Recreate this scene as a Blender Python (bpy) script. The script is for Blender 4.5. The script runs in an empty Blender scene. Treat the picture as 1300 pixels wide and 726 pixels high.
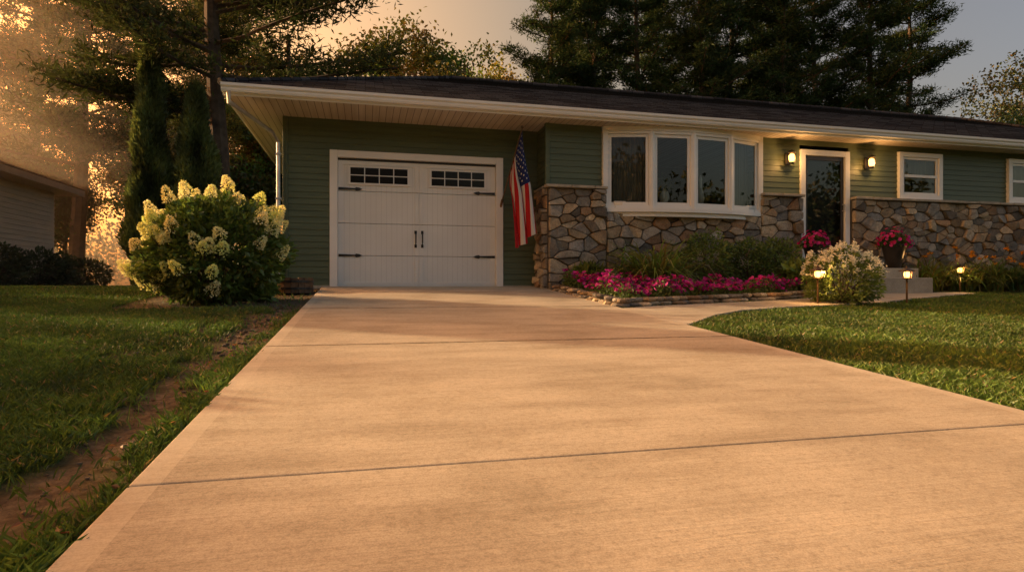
import bpy, math, random
import numpy as np
from mathutils import Vector, Matrix, noise
R=random.Random(7); rng=np.random.default_rng(7)
scene=bpy.context.scene
SL=0.0694; Y0=10.24
AZ,EL=-61.0,16.0
def gz(x,y):
    return SL*(min(max(y,-4.0),Y0)-Y0)
def gzn(x,y):
    return SL*(np.clip(y,-4.0,Y0)-Y0)
# ---------------------------------------------------------------- helpers
def link(o,parent=None):
    scene.collection.objects.link(o)
    if parent is not None: o.parent=parent
    return o
def empty(name,loc=(0,0,0)):
    o=bpy.data.objects.new(name,None); o.location=loc; return link(o)
def npmesh(name,V,F,mats,col=None,midx=None,smooth=False,parent=None,mesh_only=False):
    V=np.asarray(V,dtype=np.float32).reshape(-1,3); F=np.asarray(F,dtype=np.int32)
    m,k=F.shape
    me=bpy.data.meshes.new(name)
    me.vertices.add(len(V)); me.vertices.foreach_set('co',V.ravel())
    me.loops.add(m*k); me.loops.foreach_set('vertex_index',F.ravel())
    me.polygons.add(m); me.polygons.foreach_set('loop_start',np.arange(m,dtype=np.int32)*k)
    for mt in mats: me.materials.append(mt)
    if midx is not None: me.polygons.foreach_set('material_index',np.asarray(midx,dtype=np.int32))
    me.update(calc_edges=True)
    me.polygons.foreach_set('use_smooth',np.full(m,smooth,dtype=bool))
    if col is not None:
        a=me.color_attributes.new('Col','FLOAT_COLOR','POINT')
        c=np.ones((len(V),4),dtype=np.float32); c[:,:3]=col; a.data.foreach_set('color',c.ravel())
    me.update()
    if mesh_only: return me
    return link(bpy.data.objects.new(name,me),parent)
class MB:
    def __init__(s): s.v=[];s.f=[];s.m=[];s.c=[]
    def poly(s,pts,mat=0,M=None,col=(1,1,1)):
        b=len(s.v)
        for p in pts:
            p=Vector(p); s.v.append(tuple(M@p) if M else tuple(p)); s.c.append(col)
        s.f.append(tuple(range(b,b+len(pts)))); s.m.append(mat)
    def box(s,x0,x1,y0,y1,z0,z1,mat=0,M=None,col=(1,1,1)):
        b=len(s.v)
        for p in [(x0,y0,z0),(x1,y0,z0),(x1,y1,z0),(x0,y1,z0),(x0,y0,z1),(x1,y0,z1),(x1,y1,z1),(x0,y1,z1)]:
            p=Vector(p); s.v.append(tuple(M@p) if M else tuple(p)); s.c.append(col)
        for f in [(0,3,2,1),(4,5,6,7),(0,1,5,4),(1,2,6,5),(2,3,7,6),(3,0,4,7)]:
            s.f.append(tuple(b+i for i in f)); s.m.append(mat)
    def tube(s,path,rad,n=8,mat=0,M=None,col=(1,1,1),cap=True):
        path=[Vector(p) for p in path]
        b=len(s.v); L=len(path)
        for i,p in enumerate(path):
            if i==0: d=path[1]-p
            elif i==L-1: d=p-path[i-1]
            else: d=path[i+1]-path[i-1]
            d.normalize()
            a=Vector((0,0,1)) if abs(d.z)<.9 else Vector((1,0,0))
            u=d.cross(a).normalized(); w=d.cross(u)
            r=rad[i] if isinstance(rad,(list,tuple)) else rad
            for j in range(n):
                t=2*math.pi*j/n
                q=p+u*r*math.cos(t)+w*r*math.sin(t)
                s.v.append(tuple(M@q) if M else tuple(q)); s.c.append(col)
        for i in range(L-1):
            for j in range(n):
                a=b+i*n+j; c=b+i*n+(j+1)%n
                s.f.append((a,c,c+n,a+n)); s.m.append(mat)
        if cap:
            s.f.append(tuple(b+j for j in range(n))); s.m.append(mat)
            s.f.append(tuple(b+(L-1)*n+j for j in reversed(range(n)))); s.m.append(mat)
    def lathe(s,prof,cx,cy,cz=0,n=16,mat=0,col=(1,1,1)):
        b=len(s.v)
        for r,z in prof:
            for j in range(n):
                t=2*math.pi*j/n; s.v.append((cx+r*math.cos(t),cy+r*math.sin(t),cz+z)); s.c.append(col)
        for i in range(len(prof)-1):
            for j in range(n):
                a=b+i*n+j; c=b+i*n+(j+1)%n
                s.f.append((a,c,c+n,a+n)); s.m.append(mat)
    def out(s,name,mats,parent=None,bevel=0,smooth=False,autos=False):
        me=bpy.data.meshes.new(name); me.from_pydata(s.v,[],s.f)
        for m in mats: me.materials.append(m)
        me.polygons.foreach_set('material_index',s.m)
        me.polygons.foreach_set('use_smooth',[smooth]*len(s.f))
        a=me.color_attributes.new('Col','FLOAT_COLOR','POINT')
        a.data.foreach_set('color',[t for c in s.c for t in (*c,1)])
        me.update()
        o=link(bpy.data.objects.new(name,me),parent)
        if bevel:
            b=o.modifiers.new('bev','BEVEL'); b.width=bevel; b.segments=2; b.limit_method='ANGLE'
        return o
# ---------------------------------------------------------------- materials
class NT:
    def __init__(s,name):
        s.mat=bpy.data.materials.new(name); s.mat.use_nodes=True
        s.t=s.mat.node_tree; s.t.nodes.clear(); s.out=s.t.nodes.new('ShaderNodeOutputMaterial')
    def n(s,typ,**kw):
        nd=s.t.nodes.new(typ)
        for k,v in kw.items():
            if k.startswith('_'): setattr(nd,k[1:],v)
            else:
                key=k.replace('__',' ')
                nd.inputs[key].default_value=v
        return nd
    def l(s,a,b): s.t.links.new(a,b)
    def noise(s,vec,scale,detail=4,rough=.55):
        nd=s.n('ShaderNodeTexNoise'); nd.inputs['Scale'].default_value=scale; nd.inputs['Detail'].default_value=detail
        nd.inputs['Roughness'].default_value=rough
        if vec is not None: s.l(vec,nd.inputs['Vector'])
        return nd.outputs['Fac']
    def map(s,vec,scale=(1,1,1)):
        nd=s.n('ShaderNodeMapping'); nd.inputs['Scale'].default_value=scale; s.l(vec,nd.inputs['Vector']); return nd.outputs[0]
    def ramp(s,fac,stops):
        nd=s.n('ShaderNodeValToRGB'); cr=nd.color_ramp
        while len(cr.elements)<len(stops): cr.elements.new(.5)
        for e,(p,c) in zip(cr.elements,stops):
            e.position=p; e.color=(*c,1) if len(c)==3 else c
        s.l(fac,nd.inputs[0]); return nd.outputs[0]
    def mix(s,a,b,fac,mode='MIX'):
        nd=s.n('ShaderNodeMix',_data_type='RGBA',_blend_type=mode)
        for src,i in ((fac,0),(a,6),(b,7)):
            if hasattr(src,'links'): s.l(src,nd.inputs[i])
            else: nd.inputs[i].default_value= src if i==0 else (*src,1)
        return nd.outputs[2]
    def math(s,op,a,b=0.0):
        nd=s.n('ShaderNodeMath',_operation=op)
        for src,i in ((a,0),(b,1)):
            if hasattr(src,'links'): s.l(src,nd.inputs[i])
            else: nd.inputs[i].default_value=src
        return nd.outputs[0]
    def bump(s,h,strength=.3,dist=.01):
        nd=s.n('ShaderNodeBump'); nd.inputs['Strength'].default_value=strength; nd.inputs['Distance'].default_value=dist
        s.l(h,nd.inputs['Height']); return nd.outputs[0]
    def principled(s,col,rough=.7,bump=None,metal=0,spec=.5):
        p=s.n('ShaderNodeBsdfPrincipled')
        if hasattr(col,'links'): s.l(col,p.inputs['Base Color'])
        else: p.inputs['Base Color'].default_value=(*col,1)
        if hasattr(rough,'links'): s.l(rough,p.inputs['Roughness'])
        else: p.inputs['Roughness'].default_value=rough
        p.inputs['Metallic'].default_value=metal
        p.inputs['Specular IOR Level'].default_value=spec
        if bump is not None: s.l(bump,p.inputs['Normal'])
        s.l(p.outputs[0],s.out.inputs[0]); return p
    @property
    def obj(s):
        if not hasattr(s,'_tc'): s._tc=s.n('ShaderNodeTexCoord')
        return s._tc.outputs['Object']
    @property
    def colattr(s):
        nd=s.n('ShaderNodeVertexColor'); nd.layer_name='Col'; return nd.outputs[0]
def simple(name,col,rough=.6,var=.12,scale=6,bumps=0,metal=0,spec=.5):
    t=NT(name); f=t.noise(t.obj,scale,6)
    c=t.ramp(f,[(.3,tuple(max(0,v*(1-var)) for v in col)),(.7,tuple(v*(1+var) for v in col))])
    b=None
    if bumps: b=t.bump(t.noise(t.obj,scale*12,4),bumps,.004)
    t.principled(c,rough,b,metal,spec); return t.mat
def leafmat(name,trans=.35,rough=.5,gl=.05):
    t=NT(name); c=t.colattr
    d=t.n('ShaderNodeBsdfDiffuse'); t.l(c,d.inputs[0])
    tr=t.n('ShaderNodeBsdfTranslucent'); t.l(t.mix(c,(1.0,.95,.45),.25,'MULTIPLY'),tr.inputs[0])
    m=t.n('ShaderNodeMixShader'); m.inputs[0].default_value=trans; t.l(d.outputs[0],m.inputs[1]); t.l(tr.outputs[0],m.inputs[2])
    g=t.n('ShaderNodeBsdfGlossy'); g.inputs['Roughness'].default_value=rough; g.inputs[0].default_value=(.8,.8,.8,1)
    m2=t.n('ShaderNodeMixShader'); m2.inputs[0].default_value=gl; t.l(m.outputs[0],m2.inputs[1]); t.l(g.outputs[0],m2.inputs[2])
    t.l(m2.outputs[0],t.out.inputs[0]); return t.mat
def emis(name,col,st):
    t=NT(name); e=t.n('ShaderNodeEmission'); e.inputs[0].default_value=(*col,1); e.inputs[1].default_value=st
    t.l(e.outputs[0],t.out.inputs[0]); return t.mat
M_leaf=leafmat('leaf',.42); M_grass=leafmat('grass_blades',.3,.5,.03); M_needle=leafmat('needles',.3,.6,.015)
M_petal=leafmat('petal',.38,.6,.02)
M_white=simple('white_paint',(.76,.755,.73),.42,.04,3,.15)
M_trim=simple('white_trim',(.80,.79,.77),.4,.04,2)
M_black=simple('black_iron',(.018,.017,.016),.45,.2,20)
M_bark=simple('bark',(.085,.06,.042),.95,.5,5,.9)
M_mulch=simple('mulch',(.05,.032,.02),.95,.6,30,.9)
M_joint=simple('joint_dirt',(.10,.08,.055),.95,.4,20)
M_wood=simple('weathered_wood',(.13,.075,.04),.8,.4,12,.5)
M_metal=simple('galvanised',(.5,.5,.49),.4,.2,8,0,.7)
M_dark=simple('dark_interior',(.05,.045,.04),.8,.2,2)
M_pot=simple('pot_glaze',(.025,.022,.022),.3,.2,5)
M_curt=simple('curtain_cloth',(.30,.27,.22),.9,.08,4)
M_door=simple('storm_door_dark',(.025,.02,.018),.4,.2,4)
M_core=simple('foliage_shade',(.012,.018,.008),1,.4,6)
M_ceram=simple('ceramic',(.75,.74,.7),.25,.03,4)
def siding_mat(name,col):
    t=NT(name); o=t.obj
    f=t.noise(t.map(o,(.6,.6,8)),2,5); g=t.noise(t.map(o,(3,3,60)),3,4)
    c=t.ramp(f,[(.25,tuple(v*.82 for v in col)),(.75,tuple(v*1.15 for v in col))])
    t.principled(c,.5,t.bump(g,.12,.003),0,.3); return t.mat
M_side=siding_mat('green_siding',(.100,.127,.076))
M_side2=siding_mat('tan_siding',(.62,.47,.36))
M_eave2=simple('tan_trim',(.34,.26,.20),.6,.1,3)
t=NT('field_stone'); o=t.obj
f=t.noise(o,7,8,.7); g=t.noise(o,40,6,.65)
c=t.mix(t.colattr,t.ramp(f,[(.25,(.50,.46,.42)),(.5,(1.0,.97,.93)),(.78,(1.5,1.43,1.3))]),1.0,'MULTIPLY')
c=t.mix(c,t.ramp(g,[(.3,(.62,.62,.62)),(.7,(1.25,1.25,1.25))]),.8,'MULTIPLY')
t.principled(c,.85,t.bump(t.math('ADD',f,t.math('MULTIPLY',g,.35)),1.0,.04),0,.3); M_stone=t.mat
M_mortar=simple('mortar',(.085,.075,.062),.95,.25,20,.7)
M_cap=simple('stone_cap',(.38,.33,.26),.85,.25,8,.6)
def conc(name,base,edges=None):
    t=NT(name); geo=t.n('ShaderNodeNewGeometry'); P=geo.outputs['Position']
    big=t.noise(P,.55,5,.6); med=t.noise(t.map(P,(.5,2.2,1)),2.2,6,.6); fine=t.noise(P,170,3,.8); speck=t.noise(P,45,5,.75)
    st=t.noise(t.map(P,(1.2,60,1)),2.0,5,.65)
    stain=t.noise(P,1.7,7,.7)
    b=base
    c=t.ramp(big,[(.25,tuple(v*.74 for v in b)),(.5,b),(.75,tuple(v*1.10 for v in b))])
    c=t.mix(c,t.ramp(med,[(.25,(.70,.68,.65)),(.55,(1,1,1)),(.8,(1.10,1.09,1.06))]),.9,'MULTIPLY')
    c=t.mix(c,t.ramp(stain,[(.3,(.78,.76,.73)),(.5,(1,1,1)),(.75,(1.06,1.06,1.06))]),.9,'MULTIPLY')
    c=t.mix(c,t.ramp(speck,[(.3,(.72,.71,.69)),(.5,(1,1,1)),(.75,(1.12,1.11,1.10))]),.85,'MULTIPLY')
    c=t.mix(c,t.ramp(fine,[(.35,(.68,.68,.68)),(.6,(1.08,1.08,1.08))]),.75,'MULTIPLY')
    c=t.mix(c,t.ramp(st,[(.3,(.80,.79,.78)),(.7,(1.06,1.06,1.06))]),.9,'MULTIPLY')
    h=t.math('ADD',t.math('MULTIPLY',st,.9),t.math('ADD',t.math('MULTIPLY',fine,.5),t.math('MULTIPLY',speck,.5)))
    if edges:
        sx=t.n('ShaderNodeSeparateXYZ'); t.l(P,sx.inputs[0])
        m1=t.math('LESS_THAN',sx.outputs[0],edges[0]+.085); m2=t.math('GREATER_THAN',sx.outputs[0],edges[1]-.085)
        m=t.math('ADD',m1,m2)
        c=t.mix(c,tuple(min(1,v*1.15) for v in b),t.math('MULTIPLY',m,.3))
    t.principled(c,.9,t.bump(h,.4,.004),0,.2); return t.mat
M_conc=conc('broomed_concrete',(.52,.475,.385),(-.67,2.925))
M_conc2=conc('walk_concrete',(.52,.48,.40))
t=NT('asphalt_shingles'); 
br=t.n('ShaderNodeTexBrick'); t.l(t.obj,br.inputs['Vector']); br.inputs['Scale'].default_value=1
br.inputs['Brick Width'].default_value=.3; br.inputs['Row Height'].default_value=.13; br.inputs['Mortar Size'].default_value=.006
br.inputs['Color1'].default_value=(.022,.023,.028,1); br.inputs['Color2'].default_value=(.075,.075,.084,1); br.inputs['Mortar'].default_value=(.01,.01,.01,1)
nz=t.noise(t.obj,90,4)
c=t.mix(br.outputs[0],t.ramp(nz,[(.3,(.6,.6,.6)),(.7,(1.5,1.45,1.4))]),.8,'MULTIPLY')
t.principled(c,.95,t.bump(t.math('ADD',t.math('MULTIPLY',br.outputs['Fac'],-.6),nz),.7,.01),0,.1); M_roof=t.mat
t=NT('soffit_boards'); sx=t.n('ShaderNodeSeparateXYZ'); t.l(t.obj,sx.inputs[0])
def grooves(t,sock,step,w):
    a=t.math('FRACT',t.math('DIVIDE',sock,step)); return t.math('LESS_THAN',a,w)
gr=grooves(t,sx.outputs[0],.105,.09)
c=t.mix(t.ramp(t.noise(t.map(t.obj,(5,.3,1)),2,4),[(.3,(.50,.42,.33)),(.7,(.66,.58,.48))]),(.17,.13,.10),gr)
t.principled(c,.6,t.bump(gr,-.5,.01)); M_soff=t.mat
t=NT('garage_panel_white'); sx=t.n('ShaderNodeSeparateXYZ'); t.l(t.obj,sx.inputs[0])
gr=grooves(t,sx.outputs[0],.085,.07)
wg=t.noise(t.map(t.obj,(40,40,1.5)),3,5)
c=t.mix(t.ramp(t.noise(t.obj,1.5,5),[(.3,(.72,.715,.69)),(.7,(.79,.785,.76))]),(.62,.61,.59),gr)
t.principled(c,.4,t.bump(t.math('ADD',t.math('MULTIPLY',gr,-1),t.math('MULTIPLY',wg,.25)),.35,.004)); M_gpanel=t.mat
t=NT('window_glass'); tr=t.n('ShaderNodeBsdfTransparent'); tr.inputs[0].default_value=(.66,.70,.68,1)
g=t.n('ShaderNodeBsdfGlossy'); g.inputs['Roughness'].default_value=.01; g.inputs[0].default_value=(1,1,1,1)
fr=t.n('ShaderNodeFresnel'); fr.inputs[0].default_value=1.5
m=t.n('ShaderNodeMixShader'); t.l(fr.outputs[0],m.inputs[0]); t.l(tr.outputs[0],m.inputs[1]); t.l(g.outputs[0],m.inputs[2]); t.l(m.outputs[0],t.out.inputs[0]); M_glass=t.mat
M_blackglass=simple('dark_pane',(.01,.011,.012),.12,.1,2,0,0,.3)
t=NT('lawn_soil'); geo=t.n('ShaderNodeNewGeometry'); P=geo.outputs['Position']
soil=t.ramp(t.noise(P,18,8,.7),[(.25,(.055,.04,.03)),(.5,(.15,.115,.085)),(.75,(.28,.225,.175))])
grs=t.ramp(t.noise(P,9,8,.75),[(.25,(.02,.036,.008)),(.55,(.05,.085,.018)),(.8,(.09,.13,.035))])
c=t.mix(grs,soil,t.colattr)
t.principled(c,.95,t.bump(t.noise(P,30,8,.7),1,.04),0,.1); M_ground=t.mat
M_lamp=emis('lamp_glass',(1,.42,.09),8)

# ---------------------------------------------------------------- regions
WALK=[(2.93,5.15),(3.25,5.45),(3.7,5.9),(4.3,6.3),(5.2,6.62),(6.34,6.88),(7.3,7.2),(8.3,7.66),(9.4,8.1),(10.5,8.5),(10.5,8.75),(7.3,8.75),(6.9,8.0),(5.65,7.47),(4.4,7.12),(3.4,6.85),(2.93,6.62)]
BED=[(2.95,6.72),(3.4,6.93),(4.4,7.2),(5.65,7.55),(6.84,8.08),(7.2,8.8),(7.48,9.5),(2.95,9.5)]
BED2=[(9.8,8.95),(13,8.95),(19,8.9),(19,9.55),(9.8,9.55)]
def inpoly(px,py,poly):
    r=np.zeros(len(px),bool); n=len(poly)
    for i in range(n):
        x1,y1=poly[i]; x2,y2=poly[(i+1)%n]
        c=((y1>py)!=(y2>py))
        xi=(x2-x1)*(py-y1)/((y2-y1) if y2!=y1 else 1e-9)+x1
        r^=c&(px<xi)
    return r
def soilamt(x,y):
    c=-.92+.12*noise.noise(Vector((0,y*.9,3)))
    w=.20+.19*noise.noise(Vector((5,y*1.7,1)))
    a=max(0,1-abs(x-c)/max(w,.03)) if w>.04 else 0
    n=noise.noise(Vector((x*4.2,y*4.2,7))); n2=noise.noise(Vector((x*11,y*11,3)))
    a=a*1.35+n*.9-.14+n2*.5
    if y>4.2 and y<7.4 and -1.7<x<-.67: a+=.55*noise.noise(Vector((x*3.5,y*2.6,17)))+.3
    if y>7.2 and -2.7<x<-.67 and y<10.3: a=.8
    if x<-1.65 and y<7.2: a=0
    return min(1,max(0,a))
def axis(fine0,fine1,step,lo,hi):
    a=list(np.arange(fine0,fine1+1e-6,step)); s=step; v=a[-1]
    while v<hi: s*=1.35; v+=s; a.append(v)
    s=step; v=a[0]
    while v>lo: s*=1.35; v-=s; a.insert(0,v)
    return a
xs=axis(-5,-.6,.06,-400,400); ys=axis(.4,Y0,.082,-400,400)
xs=np.array(xs); ys=np.array(sorted(set([round(v,5) for v in ys]+[-4.0])))
GX,GY=np.meshgrid(xs,ys); 
GZ=gzn(GX,GY)
soil=np.zeros(GX.shape)
for j in range(GX.shape[0]):
    for i in range(GX.shape[1]):
        x,y=GX[j,i],GY[j,i]
        if -5.2<x<-.4 and 0<y<Y0+.5: soil[j,i]=soilamt(x,y)
        if x<-.8 and y<10: 
            GZ[j,i]-= .015*soil[j,i]
V=np.stack([GX,GY,GZ],-1).reshape(-1,3); ny,nx=GX.shape
idx=np.arange(ny*nx).reshape(ny,nx)
F=np.stack([idx[:-1,:-1],idx[:-1,1:],idx[1:,1:],idx[1:,:-1]],-1).reshape(-1,4)
npmesh('ground',V,F,[M_ground],col=np.repeat(soil.reshape(-1,1),3,1),smooth=True)
def sheet(name,poly,off,mat,thick=0):
    mb=MB(); mb.poly([(x,y,gz(x,y)+off) for x,y in poly])
    if thick:
        n=len(poly)
        for i in range(n):
            a=poly[i];b=poly[(i+1)%n]
            mb.poly([(a[0],a[1],gz(*a)+off-thick),(b[0],b[1],gz(*b)+off-thick),(b[0],b[1],gz(*b)+off),(a[0],a[1],gz(*a)+off)])
    return mb.out(name,[mat])
drv=empty('driveway')
edges_y=[-6.0,-2.9,-.46,1.97,4.40,6.83,9.0,10.22]
for a,b in zip(edges_y[:-1],edges_y[1:]):
    mb=MB(); g=.003
    zt=.035
    x0,x1=-.67,2.925
    a2,b2=a+g,b-g
    P=[(x0,a2),(x1,a2),(x1,b2),(x0,b2)]
    for (x,y) in P: mb.v.append((x,y,gz(x,y)+zt-.12)); mb.c.append((1,1,1))
    for (x,y) in P: mb.v.append((x,y,gz(x,y)+zt)); mb.c.append((1,1,1))
    for f in [(0,3,2,1),(4,5,6,7),(0,1,5,4),(1,2,6,5),(2,3,7,6),(3,0,4,7)]: mb.f.append(f); mb.m.append(0)
    mb.out('slab',[M_conc],drv,bevel=.006)
mb=MB()
for yj,wj in ((4.40,.010),(6.83,.010),(9.0,.010)):
    n=60
    for i in range(n):
        xa=-.66+3.575*i/n; xb=-.66+3.575*(i+1)/n; w1=wj*R.uniform(.5,1.2)
        mb.poly([(xa,yj-w1,gz(0,yj-w1)+.0375),(xb,yj-w1,gz(0,yj-w1)+.0375),(xb,yj+w1,gz(0,yj+w1)+.0375),(xa,yj+w1,gz(0,yj+w1)+.0375)])
mb.out('control_joints',[M_joint],drv)
sheet('walkway',WALK,.03,M_conc2,.08)
sheet('garden_bed',BED,.022,M_mulch,.05)
sheet('garden_bed',BED2,.022,M_mulch,.05)
mb=MB(); mb.poly([(-60,-14,gz(0,-4)+.006),(60,-14,gz(0,-4)+.006),(60,-6.0,gz(0,-6)+.006),(-60,-6.0,gz(0,-6)+.006)]); mb.out('street',[simple('asphalt',(.05,.05,.052),.9,.2,20,.5)])

# ---------------------------------------------------------------- foliage primitives
def leaves(C,D,L,W,fold=.2):
    n=len(C); D=D/np.maximum(np.linalg.norm(D,axis=1,keepdims=True),1e-6)
    r=rng.normal(size=(n,3)); S=np.cross(D,r); S/=np.maximum(np.linalg.norm(S,axis=1,keepdims=True),1e-6)
    N=np.cross(S,D)
    L=np.broadcast_to(np.asarray(L,float),(n,))[:,None]; W=np.broadcast_to(np.asarray(W,float),(n,))[:,None]
    V=np.empty((n,4,3)); V[:,0]=C; V[:,1]=C+D*L*.45+S*W*.5+N*W*fold; V[:,2]=C+D*L; V[:,3]=C+D*L*.45-S*W*.5+N*W*fold
    F=np.arange(n*4).reshape(n,4)
    return V.reshape(-1,3),F
def rcol(n,base,var=.35,hv=.12,per=4):
    b=np.array(base)[None,:]*(1+rng.uniform(-var,var,(n,1)))*(1+rng.uniform(-hv,hv,(n,3)))
    return np.repeat(np.clip(b,0,1),per,0)
class Cloud:
    def __init__(s): s.V=[];s.F=[];s.C=[];s.M=[];s.n=0
    def add(s,V,F,C,m=0):
        s.V.append(V); s.F.append(F+s.n); s.C.append(C); s.M.append(np.full(len(F),m)); s.n+=len(V)
    def out(s,name,mats,parent=None,mesh_only=False):
        return npmesh(name,np.concatenate(s.V),np.concatenate(s.F),mats,col=np.concatenate(s.C),midx=np.concatenate(s.M),parent=parent,mesh_only=mesh_only)
def tubeq(path,rads,n=6):
    mb=MB(); mb.tube(path,rads,n,cap=False); return np.array(mb.v),np.array(mb.f)
def unit(n):
    v=rng.normal(size=(n,3)); return v/np.linalg.norm(v,axis=1,keepdims=True)

def pine(H=16,z0=2.5,spread=3.6,seed=0,base=(.035,.055,.022),trunk=.28,nb=70,ncl=13,nn=34,droop=.0,cs=.17,whorl=0):
    rr=random.Random(seed); cl=Cloud()
    lean=rr.uniform(-.4,.4)
    def tp(z): return Vector((lean*(z/H)**2+.12*math.sin(z*.5+seed),.12*math.cos(z*.4+seed),z))
    path=[tp(H*i/10) for i in range(11)]; path[0].z=-.3
    V,F=tubeq(path,[trunk*(1-.93*i/10) for i in range(11)],8)
    cl.add(V,F,np.full((len(V),3),1.0),1)
    for b in range(nb):
        f=(b+rr.random())/nb
        if whorl: f=(math.floor(f*whorl)+.5+rr.uniform(-.16,.16))/whorl
        z=z0+(H-z0)*f**.9
        prof=(1-f)**.65*(.55+.45*min(1,f*4+.2))
        Lb=spread*prof*rr.uniform(.5,1.25)+.3
        az=rr.uniform(0,2*math.pi); up=rr.uniform(-.1,.22)+.35*f-droop
        p=tp(z); pts=[p]
        d=Vector((math.cos(az),math.sin(az),up)).normalized()
        for k in range(1,6):
            d2=(d+Vector((rr.uniform(-.2,.2),rr.uniform(-.2,.2),.07*k-.12))).normalized()
            pts.append(pts[-1]+d2*Lb/5)
        V,F=tubeq(pts,[.02+.05*(1-f)*(1-k/5.3) for k in range(6)],4)
        cl.add(V,F,np.full((len(V),3),1.0),1)
        m=int(ncl*(.5+Lb/spread))
        for k in range(m):
            t=.2+.8*(k+rr.random())/m
            i=min(4,int(t*5)); q=pts[i].lerp(pts[i+1],t*5-i)
            side=Vector((-math.sin(az),math.cos(az),0))*rr.uniform(-1,1)*Lb*.26*(1.25-t)+Vector((0,0,rr.uniform(-.12,.18)))
            q=q+side
            c=np.array(q)[None,:]+rng.normal(size=(nn,3))*np.array([cs,cs,cs*.5])
            D=unit(nn)*np.array([1,1,.8])+np.array([math.cos(az)*.4,math.sin(az)*.4,.4])
            V,F=leaves(c,D,rng.uniform(.14,.30,nn),rng.uniform(.03,.06,nn),.1)
            sh=rr.uniform(.6,1.5)
            cl.add(V,F,rcol(nn,[v*sh for v in base],.3,.1))
    return cl.out('pine_mesh',[M_needle,M_bark],mesh_only=True)
def decid(H=12,spread=4,seed=0,base=(.08,.11,.025),nleaf=26000,trunk=.2,ls=(.12,.22),z0=.25):
    rr=random.Random(seed); cl=Cloud(); tips=[]
    path=[Vector((.1*math.sin(i),.1*math.cos(i*1.3),H*.62*i/6-(.3 if i==0 else 0))) for i in range(7)]
    V,F=tubeq(path,[trunk*(1-.11*i) for i in range(7)],8); cl.add(V,F,np.ones((len(V),3)),1)
    for b in range(26):
        f=rr.random(); st=Vector((0,0,H*(z0+(.6-z0)*f))); az=rr.uniform(0,6.28); el=rr.uniform(.2,1.1)
        Lb=spread*rr.uniform(.5,1.05)*(1-.35*f); pts=[st]; d=Vector((math.cos(az)*math.cos(el),math.sin(az)*math.cos(el),math.sin(el)))
        for k in range(4): pts.append(pts[-1]+(d+Vector((rr.uniform(-.3,.3),rr.uniform(-.3,.3),.12))).normalized()*Lb/4)
        V,F=tubeq(pts,[.07,.055,.04,.025,.012],5); cl.add(V,F,np.ones((len(V),3)),1)
        for k in range(1,5):
            for _ in range(2): tips.append(pts[k]+Vector((rr.gauss(0,.5),rr.gauss(0,.5),rr.gauss(0,.4))))
    tips+= [Vector((rr.gauss(0,spread*.3),rr.gauss(0,spread*.3),H*rr.uniform(.6,.97))) for _ in range(45)]
    per=nleaf//len(tips)
    for q in tips:
        c=np.array(q)[None,:]+rng.normal(size=(per,3))*np.array([.42,.42,.3])*spread/4
        V,F=leaves(c,unit(per)+np.array([0,0,-.2]),rng.uniform(ls[0],ls[1],per),rng.uniform(ls[0]*.6,ls[1]*.6,per))
        cl.add(V,F,rcol(per,[v*rr.uniform(.6,1.4) for v in base],.3,.12))
    return cl.out('decid_mesh',[M_leaf,M_bark],mesh_only=True)
def place(name,me,x,y,s=1,rot=0,z=None,sz=None):
    o=bpy.data.objects.new(name,me); o.location=(x,y,gz(x,y) if z is None else z); o.scale=(s,s,sz or s); o.rotation_euler=(0,0,rot); return link(o)
P1=pine(17,4.2,5.4,1,nb=94,ncl=18,nn=42,base=(.048,.066,.022),cs=.2)
P2=pine(17.5,2.0,3.3,2,nb=114,ncl=13,nn=32,base=(.036,.07,.024),cs=.17,whorl=24); P3=pine(16,2.5,3.2,3,nb=104,ncl=13,nn=32,base=(.04,.07,.026),cs=.17,whorl=20)
D1=decid(13,4.2,4,base=(.16,.18,.035),nleaf=40000,ls=(.16,.28)); D2=decid(11,4,5,base=(.065,.09,.024))
place('pine_tree',P1,-3.75,17.2,1.0,.4)
place('pine_tree',P1,-10.5,26,1.05,2.2)
place('pine_tree',P3,-14.5,32,1.1,1.2)
place('pine_tree',P1,-7.5,33,1.0,4.2)
place('pine_tree',P2,-20,33,1.1,1.1)
for i,(x,y,s,me) in enumerate([(8.2,27,.92,P2),(10.8,27.5,1.0,P3),(13.0,27,1.0,P2),(15.2,25.5,1.0,P3),(17.2,26.5,1.05,P2),(19.4,25.0,1.05,P3),(21.8,25.5,1.0,P2),(24.2,25.0,1.05,P3),(27.4,26.0,1.0,P2),(17.0,33,1.1,P3),(24.5,33,1.15,P2),(12.0,32,1.05,P2)]):
    place('pine_tree',me,x,y,s,i*1.37)
for (x,y,s,r,me) in [(3.4,28,.88,0,D1),(.4,31,.96,2,D1),(6.6,34,1.0,4,D1),(34.5,25,1.12,1,D2),(-14.5,29,.62,1,D2),(-20,40,1.0,2.5,D2),(39,29,1.1,4,D2),(-7.5,26,.6,3,D1),(-11.5,27.5,.6,5,D2),(-4.2,30,.85,1.5,D1),(-17,28,.75,.4,D2),(-1,26,.55,2.2,D2),(-12.5,6.6,.44,1,D2),(-23,11.4,.88,4,D2),(-14,11.7,.38,2,D2)]:  # off-view maples closing this list are added to shade lawn and driveway
    place('maple_tree',me,x,y,s,r)
cl=Cloud()
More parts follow.
